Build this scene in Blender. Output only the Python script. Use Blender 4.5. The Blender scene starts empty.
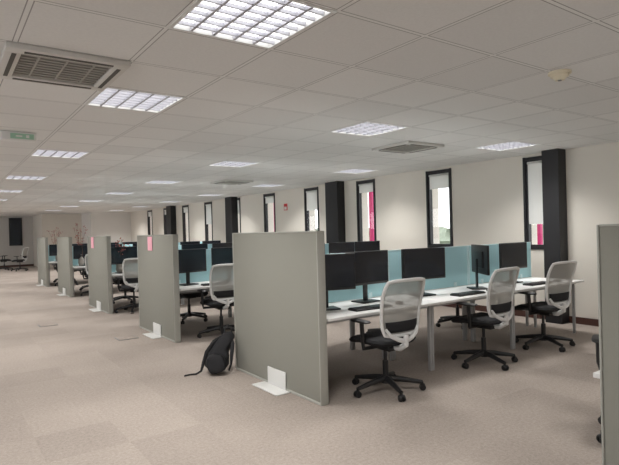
import bpy, bmesh, math, random
from mathutils import Vector, Matrix, noise as mnoise
random.seed(7)
S=bpy.context.scene
COL=S.collection
H=2.62; WX=7.75

# ---------------------------------------------------------------- materials
def new_mat(name):
    m=bpy.data.materials.new(name); m.use_nodes=True
    nt=m.node_tree
    return m,nt,nt.nodes['Principled BSDF']
def mat(name,col,rough=0.5,metal=0.0,noise=0.0,scale=40,bump=0.0):
    m,nt,p=new_mat(name)
    p.inputs['Base Color'].default_value=(*col,1); p.inputs['Roughness'].default_value=rough
    p.inputs['Metallic'].default_value=metal
    tc=nt.nodes.new('ShaderNodeTexCoord'); n=nt.nodes.new('ShaderNodeTexNoise')
    n.inputs['Scale'].default_value=scale; n.inputs['Detail'].default_value=4
    nt.links.new(tc.outputs['Object'],n.inputs['Vector'])
    if noise>0:
        r=nt.nodes.new('ShaderNodeMapRange'); r.inputs[3].default_value=1-noise; r.inputs[4].default_value=1+noise
        nt.links.new(n.outputs['Fac'],r.inputs[0])
        mx=nt.nodes.new('ShaderNodeVectorMath'); mx.operation='SCALE'; mx.inputs[0].default_value=col
        nt.links.new(r.outputs[0],mx.inputs['Scale']); nt.links.new(mx.outputs[0],p.inputs['Base Color'])
    if bump>0:
        b=nt.nodes.new('ShaderNodeBump'); b.inputs['Strength'].default_value=bump; b.inputs['Distance'].default_value=0.002
        nt.links.new(n.outputs['Fac'],b.inputs['Height']); nt.links.new(b.outputs[0],p.inputs['Normal'])
    return m
def emis(name,col,s):
    m,nt,p=new_mat(name); p.inputs['Base Color'].default_value=(*col,1)
    p.inputs['Emission Color'].default_value=(*col,1); p.inputs['Emission Strength'].default_value=s
    return m

M_black=mat('black_plastic',(.012,.012,.013),.45,noise=.1)
M_blackfab=mat('black_fabric',(.014,.014,.016),.9,noise=.3,scale=200,bump=.3)
M_white=mat('white_plastic',(.74,.74,.73),.4,noise=.02)
M_desk=mat('white_laminate',(.76,.755,.74),.35,noise=.02)
M_metalw=mat('grey_powder_coat',(.46,.46,.46),.45,noise=.02)
M_foot=mat('white_powder_coat',(.72,.72,.70),.4,noise=.02)
M_panel=mat('panel_fabric',(.285,.282,.245),.95,noise=.14,scale=260,bump=.5)
M_trim=mat('panel_edge_trim',(.40,.40,.36),.6,noise=.03)
M_screen=mat('monitor_glass',(.008,.011,.020),.18,noise=.05)
M_bezel=mat('monitor_shell',(.01,.01,.011),.35,noise=.05)
M_teal=mat('teal_felt',(.40,.65,.70),.85,noise=.08,scale=120,bump=.2)
M_teal2=mat('teal_screen_edge',(.62,.80,.83),.6,noise=.03)
M_wall=mat('cream_paint',(.76,.72,.65),.85,noise=.02,scale=3,bump=.05)
M_wallw=mat('white_paint',(.80,.78,.75),.85,noise=.02,scale=3)
M_wallf=mat('grey_beige_paint',(.60,.58,.55),.85,noise=.02,scale=3)
M_base=mat('dark_wood_baseboard',(.07,.028,.02),.5,noise=.2)
M_col=mat('black_column_paint',(.012,.012,.014),.5,noise=.1)
M_frame=mat('black_window_frame',(.012,.012,.014),.45,noise=.1)
M_acw=mat('cassette_white_plastic',(.64,.63,.60),.5,noise=.02)
M_acd=mat('cassette_grille_dark',(.09,.085,.075),.7,noise=.05)
M_acs=mat('cassette_slat',(.34,.33,.30),.6,noise=.03)
M_mag=mat('magenta_cladding',(.52,.018,.15),.5,noise=.05)
M_lawn=mat('pale_paving',(.33,.35,.30),.95,noise=.2,scale=2)
M_hedge=mat('hazy_hedge_leaves',(.25,.29,.22),.9,noise=.3,scale=3)
M_pink=mat('pink_paper',(.85,.42,.50),.8,noise=.03)
M_paper=mat('white_paper',(.75,.74,.72),.8,noise=.02)
M_red=mat('sign_red',(.6,.03,.03),.5,noise=.03)
M_green=mat('sign_green',(.34,.55,.42),.5,noise=.03)
M_lou=mat('louvre_aluminium',(.50,.50,.55),.4,.1,noise=.02)
M_det=mat('aged_cream_plastic',(.74,.68,.52),.5,noise=.03)
M_vase=mat('ceramic_vase',(.35,.33,.3),.4,noise=.05)
M_twig=mat('twig_bark',(.16,.09,.06),.9,noise=.3)
M_bloss=mat('red_blossom',(.45,.14,.12),.8,noise=.2)
M_grey=mat('grey_plastic',(.2,.2,.2),.5,noise=.03)
M_bag=mat('nylon_black',(.008,.008,.010),.75,noise=.3,scale=60,bump=.4)
M_lamp=emis('lamp_diffuser',(1,.995,.98),2.3)

M_mesh,nt,p=new_mat('chair_mesh')
p.inputs['Base Color'].default_value=(.42,.42,.395,1); p.inputs['Roughness'].default_value=.8
tr=nt.nodes.new('ShaderNodeBsdfTransparent'); mx=nt.nodes.new('ShaderNodeMixShader'); mx.inputs[0].default_value=.80
nt.links.new(tr.outputs[0],mx.inputs[1]); nt.links.new(p.outputs[0],mx.inputs[2]); nt.links.new(mx.outputs[0],nt.nodes['Material Output'].inputs[0])
M_blind,nt,p=new_mat('roller_blind_fabric')
p.inputs['Base Color'].default_value=(.82,.82,.81,1); p.inputs['Roughness'].default_value=.9
tl=nt.nodes.new('ShaderNodeBsdfTranslucent'); tl.inputs['Color'].default_value=(.84,.84,.82,1); mx=nt.nodes.new('ShaderNodeMixShader'); mx.inputs[0].default_value=.55
nt.links.new(p.outputs[0],mx.inputs[1]); nt.links.new(tl.outputs[0],mx.inputs[2]); nt.links.new(mx.outputs[0],nt.nodes['Material Output'].inputs[0])
M_glass,nt,p=new_mat('window_glass')
gl=nt.nodes.new('ShaderNodeBsdfGlossy'); gl.inputs['Roughness'].default_value=.02
tr=nt.nodes.new('ShaderNodeBsdfTransparent'); mx=nt.nodes.new('ShaderNodeMixShader'); mx.inputs[0].default_value=.06
nt.links.new(tr.outputs[0],mx.inputs[1]); nt.links.new(gl.outputs[0],mx.inputs[2]); nt.links.new(mx.outputs[0],nt.nodes['Material Output'].inputs[0])

# carpet tiles
M_carpet,nt,p=new_mat('carpet_tiles')
p.inputs['Roughness'].default_value=.95
N=nt.nodes; L=nt.links
tc=N.new('ShaderNodeTexCoord')
sc=N.new('ShaderNodeVectorMath'); sc.operation='SCALE'; sc.inputs['Scale'].default_value=1/.55
fl=N.new('ShaderNodeVectorMath'); fl.operation='FLOOR'
wn=N.new('ShaderNodeTexWhiteNoise'); wn.noise_dimensions='3D'
L.new(tc.outputs['Object'],sc.inputs[0]); L.new(sc.outputs[0],fl.inputs[0])
ad=N.new('ShaderNodeVectorMath'); ad.operation='ADD'; ad.inputs[1].default_value=(.5,.5,.5)
L.new(fl.outputs[0],ad.inputs[0])
mulz=N.new('ShaderNodeVectorMath'); mulz.operation='MULTIPLY'; mulz.inputs[1].default_value=(1,1,0)
L.new(ad.outputs[0],mulz.inputs[0]); L.new(mulz.outputs[0],wn.inputs['Vector'])
n1=N.new('ShaderNodeTexNoise'); n1.inputs['Scale'].default_value=.9; n1.inputs['Detail'].default_value=3
L.new(tc.outputs['Object'],n1.inputs['Vector'])
n2=N.new('ShaderNodeTexNoise'); n2.inputs['Scale'].default_value=42; n2.inputs['Detail'].default_value=8; n2.inputs['Roughness'].default_value=.92
L.new(tc.outputs['Object'],n2.inputs['Vector'])
def math_(op,a,b):
    m=N.new('ShaderNodeMath'); m.operation=op
    for i,v in enumerate((a,b)):
        if isinstance(v,(int,float)): m.inputs[i].default_value=v
        else: L.new(v,m.inputs[i])
    return m.outputs[0]
f=math_('ADD',math_('MULTIPLY',wn.outputs['Value'],.045),math_('MULTIPLY',n1.outputs['Fac'],.17))
f=math_('ADD',f,math_('MULTIPLY',n2.outputs['Fac'],.785))
cr=N.new('ShaderNodeValToRGB')
cr.color_ramp.elements[0].position=.29; cr.color_ramp.elements[0].color=(.165,.137,.118,1)
cr.color_ramp.elements[1].position=.71; cr.color_ramp.elements[1].color=(.53,.46,.405,1)
L.new(f,cr.inputs[0]); L.new(cr.outputs[0],p.inputs['Base Color'])
bp=N.new('ShaderNodeBump'); bp.inputs['Strength'].default_value=.4; bp.inputs['Distance'].default_value=.003
L.new(n2.outputs['Fac'],bp.inputs['Height']); L.new(bp.outputs[0],p.inputs['Normal'])

# ceiling tiles
GX0,GXP,GY0,GYP=1.04,.655,2.08,.66
M_ceil,nt,p=new_mat('ceiling_tiles')
p.inputs['Roughness'].default_value=.95
N=nt.nodes; L=nt.links
tc=N.new('ShaderNodeTexCoord'); sp=N.new('ShaderNodeSeparateXYZ'); L.new(tc.outputs['Object'],sp.inputs[0])
def cell(out,o,pitch):
    a=math_('DIVIDE',math_('SUBTRACT',out,o),pitch)
    fr=math_('FRACT',a,0); fo=math_('FLOOR',a,0)
    d=math_('MULTIPLY',math_('MINIMUM',fr,math_('SUBTRACT',1.0,fr)),pitch)
    return d,fo
dx,fx=cell(sp.outputs[0],GX0,GXP); dy,fy=cell(sp.outputs[1],GY0,GYP)
d=math_('MINIMUM',dx,dy)
bar=math_('LESS_THAN',d,.011); groove=math_('LESS_THAN',d,.017)
cb=N.new('ShaderNodeCombineXYZ'); L.new(math_('ADD',fx,.5),cb.inputs[0]); L.new(math_('ADD',fy,.5),cb.inputs[1])
wn=N.new('ShaderNodeTexWhiteNoise'); L.new(cb.outputs[0],wn.inputs['Vector'])
nn=N.new('ShaderNodeTexNoise'); nn.inputs['Scale'].default_value=60; nn.inputs['Detail'].default_value=5
L.new(tc.outputs['Object'],nn.inputs['Vector'])
val=math_('ADD',math_('ADD',.72,math_('MULTIPLY',wn.outputs['Value'],.08)),math_('MULTIPLY',math_('SUBTRACT',nn.outputs['Fac'],.5),.10))
v2=math_('ADD',math_('MULTIPLY',val,math_('SUBTRACT',1.0,groove)),math_('MULTIPLY',groove,.34))
v3=math_('ADD',math_('MULTIPLY',v2,math_('SUBTRACT',1.0,bar)),math_('MULTIPLY',bar,.79))
cc=N.new('ShaderNodeCombineColor'); L.new(math_('MULTIPLY',v3,1.0),cc.inputs[0]); L.new(math_('MULTIPLY',v3,.998),cc.inputs[1]); L.new(math_('MULTIPLY',v3,.985),cc.inputs[2])
L.new(cc.outputs[0],p.inputs['Base Color'])

# ---------------------------------------------------------------- mesh builder
class B:
    def __init__(s): s.bm=bmesh.new()
    def box(s,c,d,bev=0.0,rot=None,seg=2):
        r=bmesh.ops.create_cube(s.bm,size=1.0); vs=r['verts']
        bmesh.ops.scale(s.bm,vec=Vector(d),verts=vs)
        if bev>0:
            es=list({e for v in vs for e in v.link_edges})
            rr=bmesh.ops.bevel(s.bm,geom=es,offset=bev,segments=seg,affect='EDGES',profile=.5)
            vs=list({v for f in rr['faces'] for v in f.verts}|{v for v in vs if v.is_valid})
        if rot is not None: bmesh.ops.rotate(s.bm,cent=(0,0,0),matrix=rot,verts=vs)
        bmesh.ops.translate(s.bm,vec=Vector(c),verts=vs); return s
    def cyl(s,p0,p1,r0,r1=None,n=16,caps=True):
        r1=r0 if r1 is None else r1
        p0=Vector(p0);p1=Vector(p1); ax=(p1-p0).normalized()
        up=Vector((0,0,1)) if abs(ax.z)<.9 else Vector((1,0,0))
        u=ax.cross(up).normalized(); w=ax.cross(u)
        a=[];b=[]
        for i in range(n):
            t=2*math.pi*i/n; dd=u*math.cos(t)+w*math.sin(t)
            a.append(s.bm.verts.new(p0+dd*r0)); b.append(s.bm.verts.new(p1+dd*r1))
        for i in range(n):
            j=(i+1)%n; s.bm.faces.new((a[i],a[j],b[j],b[i]))
        if caps: s.bm.faces.new(a[::-1]); s.bm.faces.new(b)
        return s
    def tube(s,pts,r,closed=False,n=8,flat=1.0):
        pts=[Vector(p) for p in pts]; m=len(pts); rings=[]
        rs=r if isinstance(r,(list,tuple)) else [r]*m
        for i in range(m):
            if closed: t=pts[(i+1)%m]-pts[i-1]
            else: t=pts[min(i+1,m-1)]-pts[max(i-1,0)]
            t.normalize()
            up=Vector((0,1,0)) if abs(t.y)<.9 else Vector((0,0,1))
            u=t.cross(up).normalized(); w=t.cross(u).normalized()
            rings.append([s.bm.verts.new(pts[i]+u*math.cos(2*math.pi*k/n)*rs[i]+w*math.sin(2*math.pi*k/n)*rs[i]*flat) for k in range(n)])
        for i in range(m if closed else m-1):
            a=rings[i]; b=rings[(i+1)%m]
            for k in range(n): 
                j=(k+1)%n; s.bm.faces.new((a[k],a[j],b[j],b[k]))
        if not closed: s.bm.faces.new(rings[0][::-1]); s.bm.faces.new(rings[-1])
        return s
    def pillow(s,c,d,e=4.0,n=32,layers=8,fn=None,ez=2.5):
        c=Vector(c); rings=[]
        for l in range(1,layers):
            ph=-math.pi/2+math.pi*l/layers
            z=math.copysign(abs(math.sin(ph))**(2/ez),math.sin(ph)); k=abs(math.cos(ph))**(2/ez)
            ring=[]
            for i in range(n):
                t=2*math.pi*i/n
                x=math.copysign(abs(math.cos(t))**(2/e),math.cos(t)); y=math.copysign(abs(math.sin(t))**(2/e),math.sin(t))
                v=Vector((x*k*d[0]/2,y*k*d[1]/2,z*d[2]/2))
                if fn: v=fn(v)
                ring.append(s.bm.verts.new(c+v))
            rings.append(ring)
        for a,b in zip(rings,rings[1:]):
            for i in range(n):
                j=(i+1)%n; s.bm.faces.new((a[i],a[j],b[j],b[i]))
        s.bm.faces.new(rings[0][::-1]); s.bm.faces.new(rings[-1]); return s
    def surf(s,g):
        vs=[[s.bm.verts.new(Vector(p)) for p in row] for row in g]
        for i in range(len(vs)-1):
            for j in range(len(vs[0])-1): s.bm.faces.new((vs[i][j],vs[i][j+1],vs[i+1][j+1],vs[i+1][j]))
        return s
    def done(s,name,m,parent=None,smooth=True,loc=(0,0,0),solid=0):
        bmesh.ops.recalc_face_normals(s.bm,faces=s.bm.faces)
        me=bpy.data.meshes.new(name); s.bm.to_mesh(me); s.bm.free()
        me.materials.append(m)
        if smooth:
            me.polygons.foreach_set('use_smooth',[True]*len(me.polygons))
            try: me.set_sharp_from_angle(angle=math.radians(38))
            except Exception: pass
        o=bpy.data.objects.new(name,me); COL.objects.link(o)
        if parent: o.parent=parent
        o.location=loc
        if solid:
            sm=o.modifiers.new('thickness','SOLIDIFY'); sm.thickness=solid
        return o
def empty(name,label,cat,loc=(0,0,0),rot=0,group=None):
    e=bpy.data.objects.new(name,None); e.empty_display_size=.1; COL.objects.link(e)
    e.location=loc; e.rotation_euler=(0,0,rot); tag(e,label,cat,group); return e
def tag(o,label,cat,group=None):
    o['label']=label; o['category']=cat
    if group: o['group']=group
    return o
def struct(o): o['kind']='structure'; return o
def dup(root,loc,rot=0,label=None,group=None,skip=()):
    def rec(o,par):
        c=o.copy(); COL.objects.link(c)
        if par: c.parent=par
        for ch in o.children:
            if ch.name.split('.')[0] in skip: continue
            rec(ch,c)
        return c
    c=rec(root,None); c.location=loc; c.rotation_euler=(0,0,rot)
    if label: c['label']=label
    if group: c['group']=group
    return c

# ---------------------------------------------------------------- room
YB=-3.5; YF=31.0; XL=-5.0
pos=[(1.3675,2.41)]
for x in (-1.2525,1.3675,3.9875,6.6075):
    for k in range(-2,8):
        y=4.39+3.3*k
        if abs(x-1.3675)<.01 and k==-1: continue
        if x>3.5 and y>26: continue
        if y>YB+.4 and y<YF-.4: pos.append((x,y))
cells={(math.floor((x-GX0)/GXP),math.floor((y-GY0)/GYP)) for x,y in pos}
struct(B().box(((XL+WX+.3)/2,(YB+YF)/2,-.05),(WX+.3-XL,YF-YB,.1)).done('floor',M_carpet,smooth=False))
cb_=B()
i0=math.floor((XL-GX0)/GXP)-1; i1=math.ceil((WX+.3-GX0)/GXP)
j0=math.floor((YB-GY0)/GYP)-1; j1=math.ceil((YF-GY0)/GYP)+1
for i in range(i0,i1):
    j=j0
    while j<j1:
        if (i,j) in cells: j+=1; continue
        k=j
        while k<j1 and (i,k) not in cells: k+=1
        cb_.box((GX0+(i+.5)*GXP,GY0+(j+k)/2*GYP,H+.01),(GXP,(k-j)*GYP,.02)); j=k
struct(cb_.done('ceiling',M_ceil,smooth=False))
struct(B().box(((XL+WX+.3)/2,(YB+YF)/2,H+.35),(WX+.3-XL,YF-YB,.1)).done('trim_20',M_wallw,smooth=False))
wy=[4.28]+[6.34+2.065*i for i in range(9)]; WW=.54; Z0=1.14; Z1=2.54
wl=B(); T=.3
def wbox(y0,y1,z0,z1): wl.box((WX+T/2,(y0+y1)/2,(z0+z1)/2),(T,y1-y0,z1-z0))
HT=H+.35
wbox(YB,YF,0,Z0); wbox(YB,YF,Z1,HT)
prev=YB
for y in wy: wbox(prev,y,Z0,Z1); prev=y+WW
wbox(prev,YF,Z0,Z1)
struct(wl.done('wall_right',M_wall,smooth=False))
wb=B(); LW=[(y,y+2.4) for y in [-2.6+3.3*i for i in range(10)]]  # unseen left-side openings, added so daylight brightens the floor and ceiling
wb.box((XL-.1,(YB+YF)/2,.3),(.2,YF-YB,.6)); wb.box((XL-.1,(YB+YF)/2,(2.5+HT)/2),(.2,YF-YB,HT-2.5))
prev=YB
for (a_,b_) in LW: wb.box((XL-.1,(prev+a_)/2,1.55),(.2,a_-prev,1.9)); prev=b_
wb.box((XL-.1,(prev+YF)/2,1.55),(.2,YF-prev,1.9))
struct(wb.done('wall_left',M_wallw,smooth=False))
for i,(a_,b_) in enumerate(LW):
    b=B(); yc=(a_+b_)/2
    for yy_ in (a_+.03,yc,b_-.03): b.box((XL-.1,yy_,1.55),(.08,.06,1.9))
    b.box((XL-.1,yc,.63),(.08,2.4,.06)); b.box((XL-.1,yc,2.47),(.08,2.4,.06))
    w=struct(b.done('window_%d'%(i+21),M_frame,smooth=False))  # frames for the added out-of-view daylight openings
struct(B().box(((XL+WX)/2,YB-.1,HT/2),(WX-XL,.2,HT)).done('wall_back',M_wallw,smooth=False))
struct(B().box(((XL+WX)/2,YF+.1,HT/2),(WX-XL,.2,HT)).done('wall_front',M_wallf,smooth=False))
struct(B().box(((5.9+WX)/2,26+2.5,H/2),(WX-5.9,5,H)).done('wall_core',M_wallw,smooth=False))
struct(B().box(((4.1+5.9)/2,28+1.5,H/2),(1.8,3,H)).done('wall_lobby',M_wall,smooth=False))
struct(B().box((WX-.008,(YB+26)/2,.05),(.016,26-YB,.1)).done('baseboard_right',M_base,smooth=False))
struct(B().box(((XL+4.1)/2,YF-.008,.05),(4.1-XL,.016,.1)).done('baseboard_front',M_base,smooth=False))
for i,(y0,y1) in enumerate([(4.15,4.41),(9.42,9.88),(14.75,15.2),(20.0,20.5)]):
    struct(B().box((WX-.11,(y0+y1)/2,H/2),(.22,y1-y0,H),.004).done('trim_%d'%(i+1),M_col,smooth=False))
for i,y in enumerate(wy):
    x=WX+.04; yc=y+WW/2; fw=.035; b=B()
    b.box((x,y+fw/2,(Z0+Z1)/2),(.08,fw,Z1-Z0)); b.box((x,y+WW-fw/2,(Z0+Z1)/2),(.08,fw,Z1-Z0))
    b.box((x,yc,Z0+fw/2),(.08,WW-2*fw,fw)); b.box((x,yc,Z1-fw/2),(.08,WW-2*fw,fw))
    b.box((WX-.008,y-.015,(Z0+Z1)/2),(.02,.04,Z1-Z0+.08)); b.box((WX-.008,y+WW+.015,(Z0+Z1)/2),(.02,.04,Z1-Z0+.08))
    b.box((WX-.008,yc,Z0-.015),(.02,WW,.05)); b.box((WX-.008,yc,Z1+.012),(.02,WW,.045))
    w=struct(b.done('window_%d'%(i+1),M_frame,smooth=False))
    B().box((x,yc,(Z0+Z1)/2),(.012,WW-2*fw,Z1-Z0-2*fw)).done('glass_pane',M_glass,w,smooth=False)
    drop={0:1.0,1:.28,3:.5,5:.4,6:.7}.get(i,.2)
    B().box((x-.03,yc,Z1-fw-drop/2),(.006,WW-2*fw-.01,drop)).cyl((x-.03,y+fw,Z1-fw-.02),(x-.03,y+WW-fw,Z1-fw-.02),.02).done('roller_blind',M_blind,w)
for (y0,y1,h_) in [(4.93,5.00,3.2),(7.31,7.39,3.2),(9.12,9.24,3.2),(11.5,11.85,2.0),(13.6,13.9,3.2),(15.75,16.1,3.2),(18.0,18.4,2.2),(20.2,20.6,3.2),(22.5,22.9,3.2)]:
    fin=B().box((WX+.62,(y0+y1)/2,h_/2),(.08,y1-y0,h_),.01).done('facade_fin',M_mag)
    tag(fin,'tall magenta metal fin standing outside a window','facade fin','magenta facade fins')
lw=B().box((WX+.3+30,22,-.15),(60,90,.1)).done('yard_paving',M_lawn,smooth=False); tag(lw,'pale paved yard outside the office windows','paving'); lw['kind']='stuff'
b=B(); g=[]
for zi in range(7):
    row=[]
    for yi in range(160):
        y_=4+yi*.45; hz=1.6+.6*mnoise.noise(Vector((y_*.22,0,0)))
        row.append((24+1.0*mnoise.noise(Vector((y_*.8,zi*.9,3)))+.25*zi,y_,-.1+zi/6*(hz+.1)))
    g.append(row)
b.surf(g); hd=b.done('hedge',M_hedge); tag(hd,'distant hazy pale green hedge outside the office windows','hedge'); hd['kind']='stuff'

# ---------------------------------------------------------------- ceiling fixtures
def light_fixture():
    e=empty('ceiling_light','recessed square fluorescent light with silver louvre grid','ceiling light',group='square louvre ceiling lights')
    ax_=GXP;ay_=GYP;hx=ax_/2;hy=ay_/2
    b=B()
    for sx,sy,dx_,dy_ in ((0,hy-.012,ax_,.024),(0,-hy+.012,ax_,.024),(hx-.012,0,.024,ay_-.048),(-hx+.012,0,.024,ay_-.048)):
        b.box((sx,sy,.024),(dx_,dy_,.058),.002)
    b.done('light_frame',M_white,e,False)
    B().box((0,0,.040),(ax_-.05,ay_-.05,.006)).done('diffuser',M_lamp,e,False)
    b=B()
    for i in range(1,5): b.box((-hx+i*ax_/5,0,.014),(.016,ay_-.05,.026))
    for i in range(1,8): b.box((0,-hy+i*ay_/8,.010),(ax_-.05,.010,.020))
    b.done('louvre',M_lou,e,False)
    return e
lt=light_fixture()
first=True
for (x,y) in pos:
    if first: lt.location=(x,y,H); first=False
    else: dup(lt,(x,y,H))
    ld=bpy.data.lights.new('fixture_lamp','AREA'); ld.shape='SQUARE'; ld.size=.56
    ld.energy=14 if (y<2.0 or (x<0 and y<6)) else 25
    ld.color=(1,.98,.955); ld.spread=math.radians(125)
    lo=bpy.data.objects.new('fixture_lamp',ld); lo.location=(x,y,H-.01); COL.objects.link(lo)
def cassette():
    e=empty('air_conditioner','white ceiling cassette air conditioner with dark slatted grille','air conditioner',group='ceiling cassette air conditioners')
    b=B()
    w=.70
    for sx,sy,dx_,dy_ in ((0,w/2-.045,w,.09),(0,-w/2+.045,w,.09),(w/2-.045,0,.09,w-.18),(-w/2+.045,0,.09,w-.18)):
        b.box((sx,sy,-.0175),(dx_,dy_,.035),.006)
    b.done('cover_frame',M_acw,e)
    b=B()
    for s_ in (-1,1):
        b.box((0,s_*(w/2-.05),-.037),(w*.72,.025,.004)); b.box((s_*(w/2-.05),0,-.037),(.025,w*.72,.004))
    b.done('air_outlet_flap',M_acd,e,False)
    B().box((0,0,-.004),(w-.18,w-.18,.006)).done('filter',M_acd,e,False)
    b=B()
    for i in range(9): b.box((0,-.22+i*.055,-.02),(w-.19,.024,.01),rot=None)
    for i in (-1,0,1): b.box((i*.16,0,-.018),(.012,w-.19,.014))
    b.done('intake_grille',M_acs,e,False)
    return e
ac=cassette(); ac.location=(.69,3.74,H)
dup(ac,(5.30,5.05,H)); dup(ac,(5.30,10.33,H))
e=empty('smoke_detector','round aged cream ceiling smoke detector','smoke detector',(3.77,2.05,H))
B().cyl((0,0,0),(0,0,-.015),.08,.08,28).cyl((0,0,-.015),(0,0,-.035),.066,.062,28).cyl((0,0,-.035),(0,0,-.06),.052,.034,28).done('detector_body',M_det,e)
B().cyl((0,0,-.06),(0,0,-.065),.014,.012,12).done('sensor_cap',M_grey,e)
e=empty('emergency_light','white emergency exit light box with pale green sign below ceiling','emergency light',(.72,6.3,H))
B().box((0,0,-.045),(.33,.14,.09),.01).done('light_housing',M_white,e)
B().box((.03,-.074,-.05),(.22,.008,.055)).done('sign_plate',M_green,e,False)
B().box((.00,-.080,-.05),(.06,.004,.014)).box((.08,-.080,-.05),(.03,.004,.03)).done('sign_arrow',M_paper,e,False)
fs=B().box((WX-.006,11.95,2.15),(.012,.16,.18)).done('fire_sign',M_red,smooth=False); tag(fs,'small red and white safety sign on the cream wall','safety sign')
B().box((WX-.014,11.95,2.12),(.004,.11,.08)).done('sign_pictogram',M_paper,fs,False)

# ---------------------------------------------------------------- chair
def chair():
    e=empty('office_chair','black swivel office chair with white framed grey mesh back','chair',group='mesh-back office chairs')
    b=B(); b.cyl((0,0,.075),(0,0,.14),.045,.035,20)
    for k in range(5):
        a=math.radians(90+72*k+18); d=Vector((math.cos(a),math.sin(a),0))
        b.tube([d*.02+Vector((0,0,.115)),d*.12+Vector((0,0,.108)),d*.24+Vector((0,0,.09)),d*.335+Vector((0,0,.075))],[.032,.027,.022,.017],n=8)
    b.done('star_base',M_black,e)
    for k in range(5):
        a=math.radians(90+72*k+18); d=Vector((math.cos(a),math.sin(a),0)); t=Vector((-d.y,d.x,0))
        c=d*.335+Vector((0,0,.03))
        b=B()
        for s_ in(-1,1): b.cyl(c+t*s_*.009,c+t*s_*.026,.03,.027,16)
        b.cyl(c,c+Vector((0,0,.05)),.009,n=8); b.pillow(c+Vector((0,0,.018)),(.05,.05,.034),2,12,6)
        b.done('castor',M_black,e)
    B().cyl((0,0,.13),(0,0,.28),.027,n=16).cyl((0,0,.28),(0,0,.41),.016,n=12).done('gas_column',M_black,e)
    B().box((0,-.02,.415),(.17,.26,.045),.012).cyl((.08,.05,.415),(.22,.05,.41),.006,n=8).done('tilt_mechanism',M_black,e)
    def sf(v):
        if v.y>.12: v=v+Vector((0,0,-(v.y-.12)*.28))
        return v+Vector((0,0,abs(v.x)*abs(v.x)*.25))
    B().pillow((0,.04,.475),(.51,.50,.09),5,40,8,sf,2.6).done('seat',M_blackfab,e)
    zs=.55; ze=1.045
    def yy(t,x): return -.235-.018*math.sin(t*math.pi)*-1-.10*t**1.4 + .55*x*x
    def P(u,v):
        a=u*math.sqrt(1-.20*v*v*v*v*abs(v)); c=v*math.sqrt(1-.10*u*u*u*u)
        t=(c+1)/2
        w=.200+.040*min(1,max(0,t))**.8 if t<.7 else .200+.040*.7**.8
        return Vector((a*w*1.02,yy(t,a*w),zs+(ze-zs)*t))
    nt_=16; nu=14
    grid=[[P(-1+2*j/nu,-1+2*i/nt_) for j in range(nu+1)] for i in range(nt_+1)]
    B().surf(grid).done('mesh_backrest',M_mesh,e)
    out=[grid[i][0] for i in range(nt_+1)]+[grid[nt_][j] for j in range(1,nu)]+[grid[i][nu] for i in range(nt_,-1,-1)]+[grid[0][j] for j in range(nu-1,0,-1)]
    B().tube(out,.0155,closed=True,n=8).done('back_frame',M_white,e)
    b=B()
    b.tube([(0,-.08,.42),(0,-.20,.425),(0,-.275,.47),(0,-.285,.56)],[.026,.028,.028,.022],n=10)
    for s_ in(-1,1): b.tube([(0,-.275,.50),(s_*.08,-.27,.525),(s_*.15,-.25,.56),(s_*.19,-.235,.62)],[.022,.020,.018,.012],n=8)
    b.done('back_support',M_white,e)
    lg=[]
    for i in range(1,5):
        lg.append([grid[i][j]+Vector((0,-.014,0)) for j in range(1,nu)])
    B().surf(lg).done('lumbar_panel',M_blackfab,e,solid=.010)
    for s_ in(-1,1):
        B().tube([(s_*.10,-.02,.425),(s_*.27,-.02,.43),(s_*.285,-.03,.50),(s_*.285,-.02,.66)],[.016,.018,.018,.02],n=8).done('arm_upright',M_black,e)
        B().pillow((s_*.285,.0,.675),(.085,.25,.028),4,24,6,None,3).done('arm_pad',M_black,e)
    return e
ch=chair()
def monitor():
    e=empty('computer_monitor','black flat widescreen monitor on a desk stand','monitor',group='black desktop monitors')
    B().box((0,0,.36),(.60,.028,.35),.006).box((0,.022,.36),(.34,.03,.2),.01).done('monitor_shell',M_bezel,e)
    B().box((0,-.0145,.367),(.576,.002,.315)).done('screen',M_screen,e,False)
    B().box((0,.045,.19),(.06,.02,.36),.006,rot=Matrix.Rotation(0,3,'X')).done('stand_neck',M_bezel,e)
    B().box((0,.04,.008),(.24,.2,.016),.006).done('stand_foot',M_bezel,e)
    return e
mon=monitor()
def keyboard():
    e=empty('keyboard','black low-profile computer keyboard on white desk','keyboard',group='black computer keyboards')
    B().box((0,0,.009),(.44,.14,.018),.004).done('keyboard_case',M_black,e)
    b=B()
    for r in range(5):
        for c in range(16): b.box((-.2+c*.0265,-.05+r*.025,.021),(.022,.02,.006))
    b.done('keys',M_bezel,e,False); return e
kb=keyboard()
def mouse():
    e=empty('computer_mouse','small black computer mouse','mouse',group='black computer mice')
    B().pillow((0,0,.016),(.06,.105,.034),2.6,20,8).done('mouse_body',M_black,e)
    B().cyl((-.004,.03,.03),(.004,.03,.03),.007,n=10).done('scroll_wheel',M_grey,e); return e
ms=mouse()
DW=1.45; DD=.76
def desk():
    e=empty('office_desk','white laminate bench desk with pale metal leg frame','desk',group='white bench desks')
    B().box((0,0,.7175),(DW-.006,DD,.025),.003).done('desktop',M_desk,e)
    for s_ in(-1,1):
        x=s_*(DW/2-.018)
        B().box((x,-DD/2+.14,.335),(.026,.035,.67),.004).box((x,DD/2-.05,.335),(.026,.035,.67),.004).box((x,.04,.6825),(.026,DD-.16,.045),.004).done('leg_frame',M_metalw,e)
    B().box((0,-DD/2+.15,.6825),(DW-.07,.03,.045)).box((0,DD/2-.12,.6825),(DW-.07,.03,.045)).done('cross_beam',M_metalw,e)
    B().box((0,DD/2-.16,.60),(1.0,.14,.01)).box((0,DD/2-.23,.63),(1.0,.006,.07)).box((0,DD/2-.09,.63),(1.0,.006,.07)).done('cable_tray',M_grey,e)
    return e
dk=desk()
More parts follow.
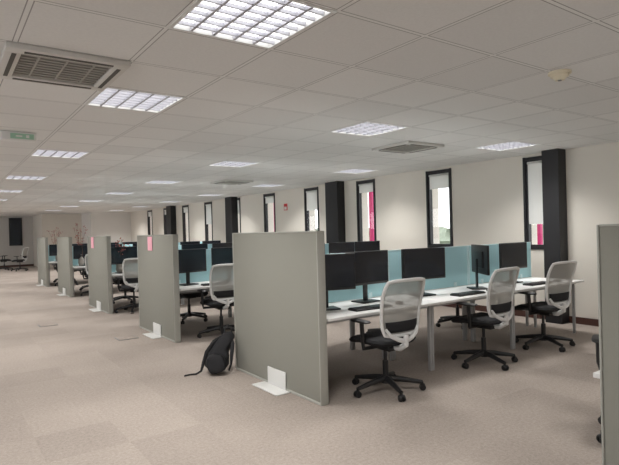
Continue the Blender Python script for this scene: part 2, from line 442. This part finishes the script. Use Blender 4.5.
def divider():
    e=empty('desk_divider_screen','pale teal fabric privacy screen between facing desks','desk screen',group='teal desk privacy screens')
    B().box((0,0,.255),(DW-.04,.03,.50),.006).done('screen_fabric',M_teal,e)
    b=B(); b.box((0,0,.509),(DW-.025,.034,.010)); b.box((-(DW/2-.018),0,.255),(.014,.034,.51)); b.box(((DW/2-.018),0,.255),(.014,.034,.51))
    for x in(-.45,.45): b.box((x,0,.03),(.05,.05,.06),.003)
    b.done('screen_edging',M_teal2,e,False); return e
dv=divider()
LP=1.56
def panel():
    e=empty('partition_panel','tall freestanding grey fabric partition at a desk row end','office partition',group='grey fabric partitions')
    Lp=LP; Hp=1.49
    B().box((0,Lp/2,Hp/2+.005),(.07,Lp-.01,Hp-.02),.006).done('fabric_panel',M_panel,e)
    b=B(); b.box((0,.004,Hp/2),(.082,.012,Hp),.003); b.box((0,Lp-.004,Hp/2),(.082,.012,Hp),.003); b.box((0,Lp/2,Hp-.004),(.082,Lp-.02,.012),.003)
    b.box((0,Lp/2,.012),(.082,Lp-.02,.024),.003)
    b.done('edge_trim',M_trim,e)
    B().box((-.0465,.70,.09),(.012,.32,.17),.003).box((-.12,.70,.006),(.15,.46,.010),.003).done('steel_foot',M_foot,e)
    return e
pn=panel()

rowsY=[3.57,6.92,10.37,13.92,17.4]
PX=2.66; X0=2.72
used=dict(ch=False,mon=False,kb=False,ms=False,dk=False,dv=False,pn=False)
src=dict(ch=ch,mon=mon,kb=kb,ms=ms,dk=dk,dv=dv,pn=pn)
def put(k,loc,rot=0,label=None,skip=()):
    if not used[k]:
        used[k]=True; o=src[k]; o.location=loc; o.rotation_euler=(0,0,rot)
        if label: o['label']=label
        return o
    return dup(src[k],loc,rot,label,skip=skip)
ZD=.73
for r,Y in enumerate(rowsY):
    put('pn',(PX,Y,0))
    for i in range(3):
        xc=X0+DW/2+i*DW
        put('dk',(xc,Y+DD/2+.005,0)); put('dk',(xc,Y+LP-DD/2-.005,0),math.pi)
        put('dv',(xc,Y+LP/2,ZD))
    j=lambda a:random.uniform(-a,a)
    mons=[(3.03,.42,-.30),(3.66,.53,.05),(4.44,.46,-.16),(5.40,.42,.95),(6.22,.50,.0)]
    if r: mons=[(3.08,.46,.2),(3.76,.52,.0),(4.6,.5,-.1),(5.3,.5,.2),(6.0,.5,.0),(6.64,.5,-.1)]
    for (x,dy_,ro) in mons:
        if r: x+=j(.04); ro=ro*.6+j(.1)
        put('mon',(x,Y+dy_,ZD),ro)
    if r<3:
        for i in range(3):
            xc=X0+.72+i*DW
            put('kb',(xc-.05+j(.05),Y+.18,ZD),j(.1)); put('ms',(xc+.33,Y+.18+j(.03),ZD),j(.2))
    if r==0: cs=[(3.34,3.53,-.04),(4.82,3.54,.03),(6.03,3.56,-.10)]
    elif r==1: cs=[(3.34,Y+.04,-.1),(4.95,Y+.04,-.1),(6.4,Y+.04,.1)]
    elif r==2: cs=[(3.10,Y-.04,-.1),(4.9,Y+.02,.1),(6.3,Y+.02,.1)]
    else: cs=[(3.3+j(.1),Y,j(.3)),(4.9+j(.1),Y,j(.3)),(6.3,Y,j(.3))]
    for (x,y,ro) in cs: put('ch',(x,y,0),ro)
    for i in range(3): put('ch',(X0+.75+i*DW+j(.08),Y+LP+.02+j(.04),0),math.pi+j(.3))
dup(pn,(2.66,1.258-LP,0)); dup(dk,(X0+DW/2,1.345-DD/2,0),math.pi)
put('ch',(3.925,1.575,0),math.radians(114))
put('ch',(3.0,26.9,0),1.0); put('ch',(2.5,28.2,0),-1.8)
d=struct(B().box((3.3,YF-.03,1.82),(.6,.06,1.45),.004).done('window_11',M_frame,smooth=False))
B().box((3.3,YF-.063,1.82),(.5,.006,1.35)).done('glass_pane',M_screen,d,smooth=False)

for k,(x,y) in enumerate([(1.49,9.85),(2.2,7.75)]):
    e=empty('floor_socket_box','flush grey floor socket box set into the carpet','floor socket',(x,y,0),group='floor socket boxes')
    B().box((0,0,.003),(.28,.28,.006),.002).done('socket_frame',M_grey,e)
    B().box((0,0,.007),(.25,.25,.004),.001).done('socket_lid',M_carpet,e)
for (x,y,z,s_) in [(PX-.044,6.92+.93,1.36,.20),(PX-.044,10.37+1.1,1.36,.22)]:
    o=B().box((x,y,z),(.004,s_,s_*1.05)).done('paper_note',M_pink,smooth=False); tag(o,'pale pink paper sheet pinned on a partition','paper note','pink paper notes')
for (x,y,h_) in [(3.0,14.4,1.05),(3.0,10.9,.65),(3.05,17.9,1.05)]:
    e=empty('branch_vase','ceramic vase holding tall dried red-blossomed branches','vase',(x,y,ZD),group='vases of dried branches')
    b=B(); pr=[(0,.05),(.08,.075),(.18,.07),(.26,.035),(.30,.045)]
    for (z0,r0),(z1,r1) in zip(pr,pr[1:]): b.cyl((0,0,z0),(0,0,z1),r0,r1,18,caps=(z0==0))
    b.done('vase_body',M_vase,e)
    b=B(); tips=[]
    for k in range(7):
        a=random.uniform(0,6.28); s_=random.uniform(.08,.26); pts=[Vector((0,0,.05))]
        for q in range(1,6): pts.append(Vector((math.cos(a)*s_*(q/5)**1.3+random.uniform(-.02,.02),math.sin(a)*s_*(q/5)**1.3+random.uniform(-.02,.02),.05+h_*random.uniform(.8,1)*q/5)))
        b.tube(pts,[.005,.004,.004,.003,.003,.002],n=5); tips+=pts[3:]
    b.done('branches',M_twig,e)
    b=B()
    for t in tips:
        for q in range(3): b.pillow(t+Vector([random.uniform(-.04,.04) for _ in range(3)]),(.022,.022,.022),2,6,4)
    b.done('blossoms',M_bloss,e)

# ---------------------------------------------------------------- backpack
e=empty('backpack','slouched black nylon backpack leaning beside a partition on the carpet','backpack',(2.42,5.12,0),math.radians(-28))
def wr(v,a):
    n=mnoise.noise(Vector((v.x*9,v.y*9,v.z*14)))*a+mnoise.noise(Vector((v.x*24,v.y*24,v.z*30+5)))*a*.5
    return v*(1+n)
def bf(v):
    t=(v.z+.21)/.42
    k=1.04-.62*max(0,t-.2)**1.15
    q=Vector((v.x*k+.14*t*t,v.y*(k-.02)+.08*t,v.z))
    return Vector((*wr(q,.22).xy,q.z))
B().pillow((-.03,0,.21),(.27,.18,.42),2.8,56,28,bf,2.4).done('bag_body',M_bag,e)
B().pillow((-.03,-.10,.125),(.20,.09,.20),3.0,40,16,lambda v:wr(Vector((v.x,v.y+v.z*.2,v.z*.95)),.18),2.6).done('front_pocket',M_bag,e)
B().tube([(.06,.08,.39),(.065,.09,.455),(.10,.10,.495),(.135,.095,.455),(.14,.08,.38)],.009,n=8).done('grab_handle',M_black,e)
B().tube([(.05,.06,.38),(-.05,.04,.33),(-.13,0,.23),(-.165,-.03,.12),(-.19,-.04,.04),(-.24,-.05,.014),(-.30,-.04,.01),(-.36,-.08,.01)],[.020,.022,.020,.018,.012,.010,.009,.009],n=8,flat=.4).done('shoulder_strap',M_bag,e)
B().tube([(.13,.06,.35),(.145,.02,.30),(.135,-.04,.20),(.125,-.07,.10),(.10,-.05,.03)],[.02,.022,.02,.012,.01],n=8,flat=.4).done('shoulder_strap',M_bag,e)

# ---------------------------------------------------------------- world and camera
w=bpy.data.worlds.new('World'); S.world=w; w.use_nodes=True
bg=w.node_tree.nodes['Background']; bg.inputs[0].default_value=(.95,.97,1,1); bg.inputs[1].default_value=2.9
a=Vector((-371.5,-7.5,521.1)).normalized(); b_=Vector((730.5,21.5,521.1)); b_=(b_-a*b_.dot(a)).normalized(); z=a.cross(b_)
R=Matrix((b_,a,z))
cx=R.col[0]; cy=R.col[1]; cz=-R.col[2]
mw=Matrix(((cx[0],cy[0],cz[0],0),(cx[1],cy[1],cz[1],0),(cx[2],cy[2],cz[2],1.5),(0,0,0,1)))
cd=bpy.data.cameras.new('Camera'); co=bpy.data.objects.new('Camera',cd); COL.objects.link(co)
co.matrix_world=mw; cd.sensor_width=36; cd.lens=521.1/619*36; cd.clip_start=.02
S.camera=co
S.view_settings.view_transform='Standard'
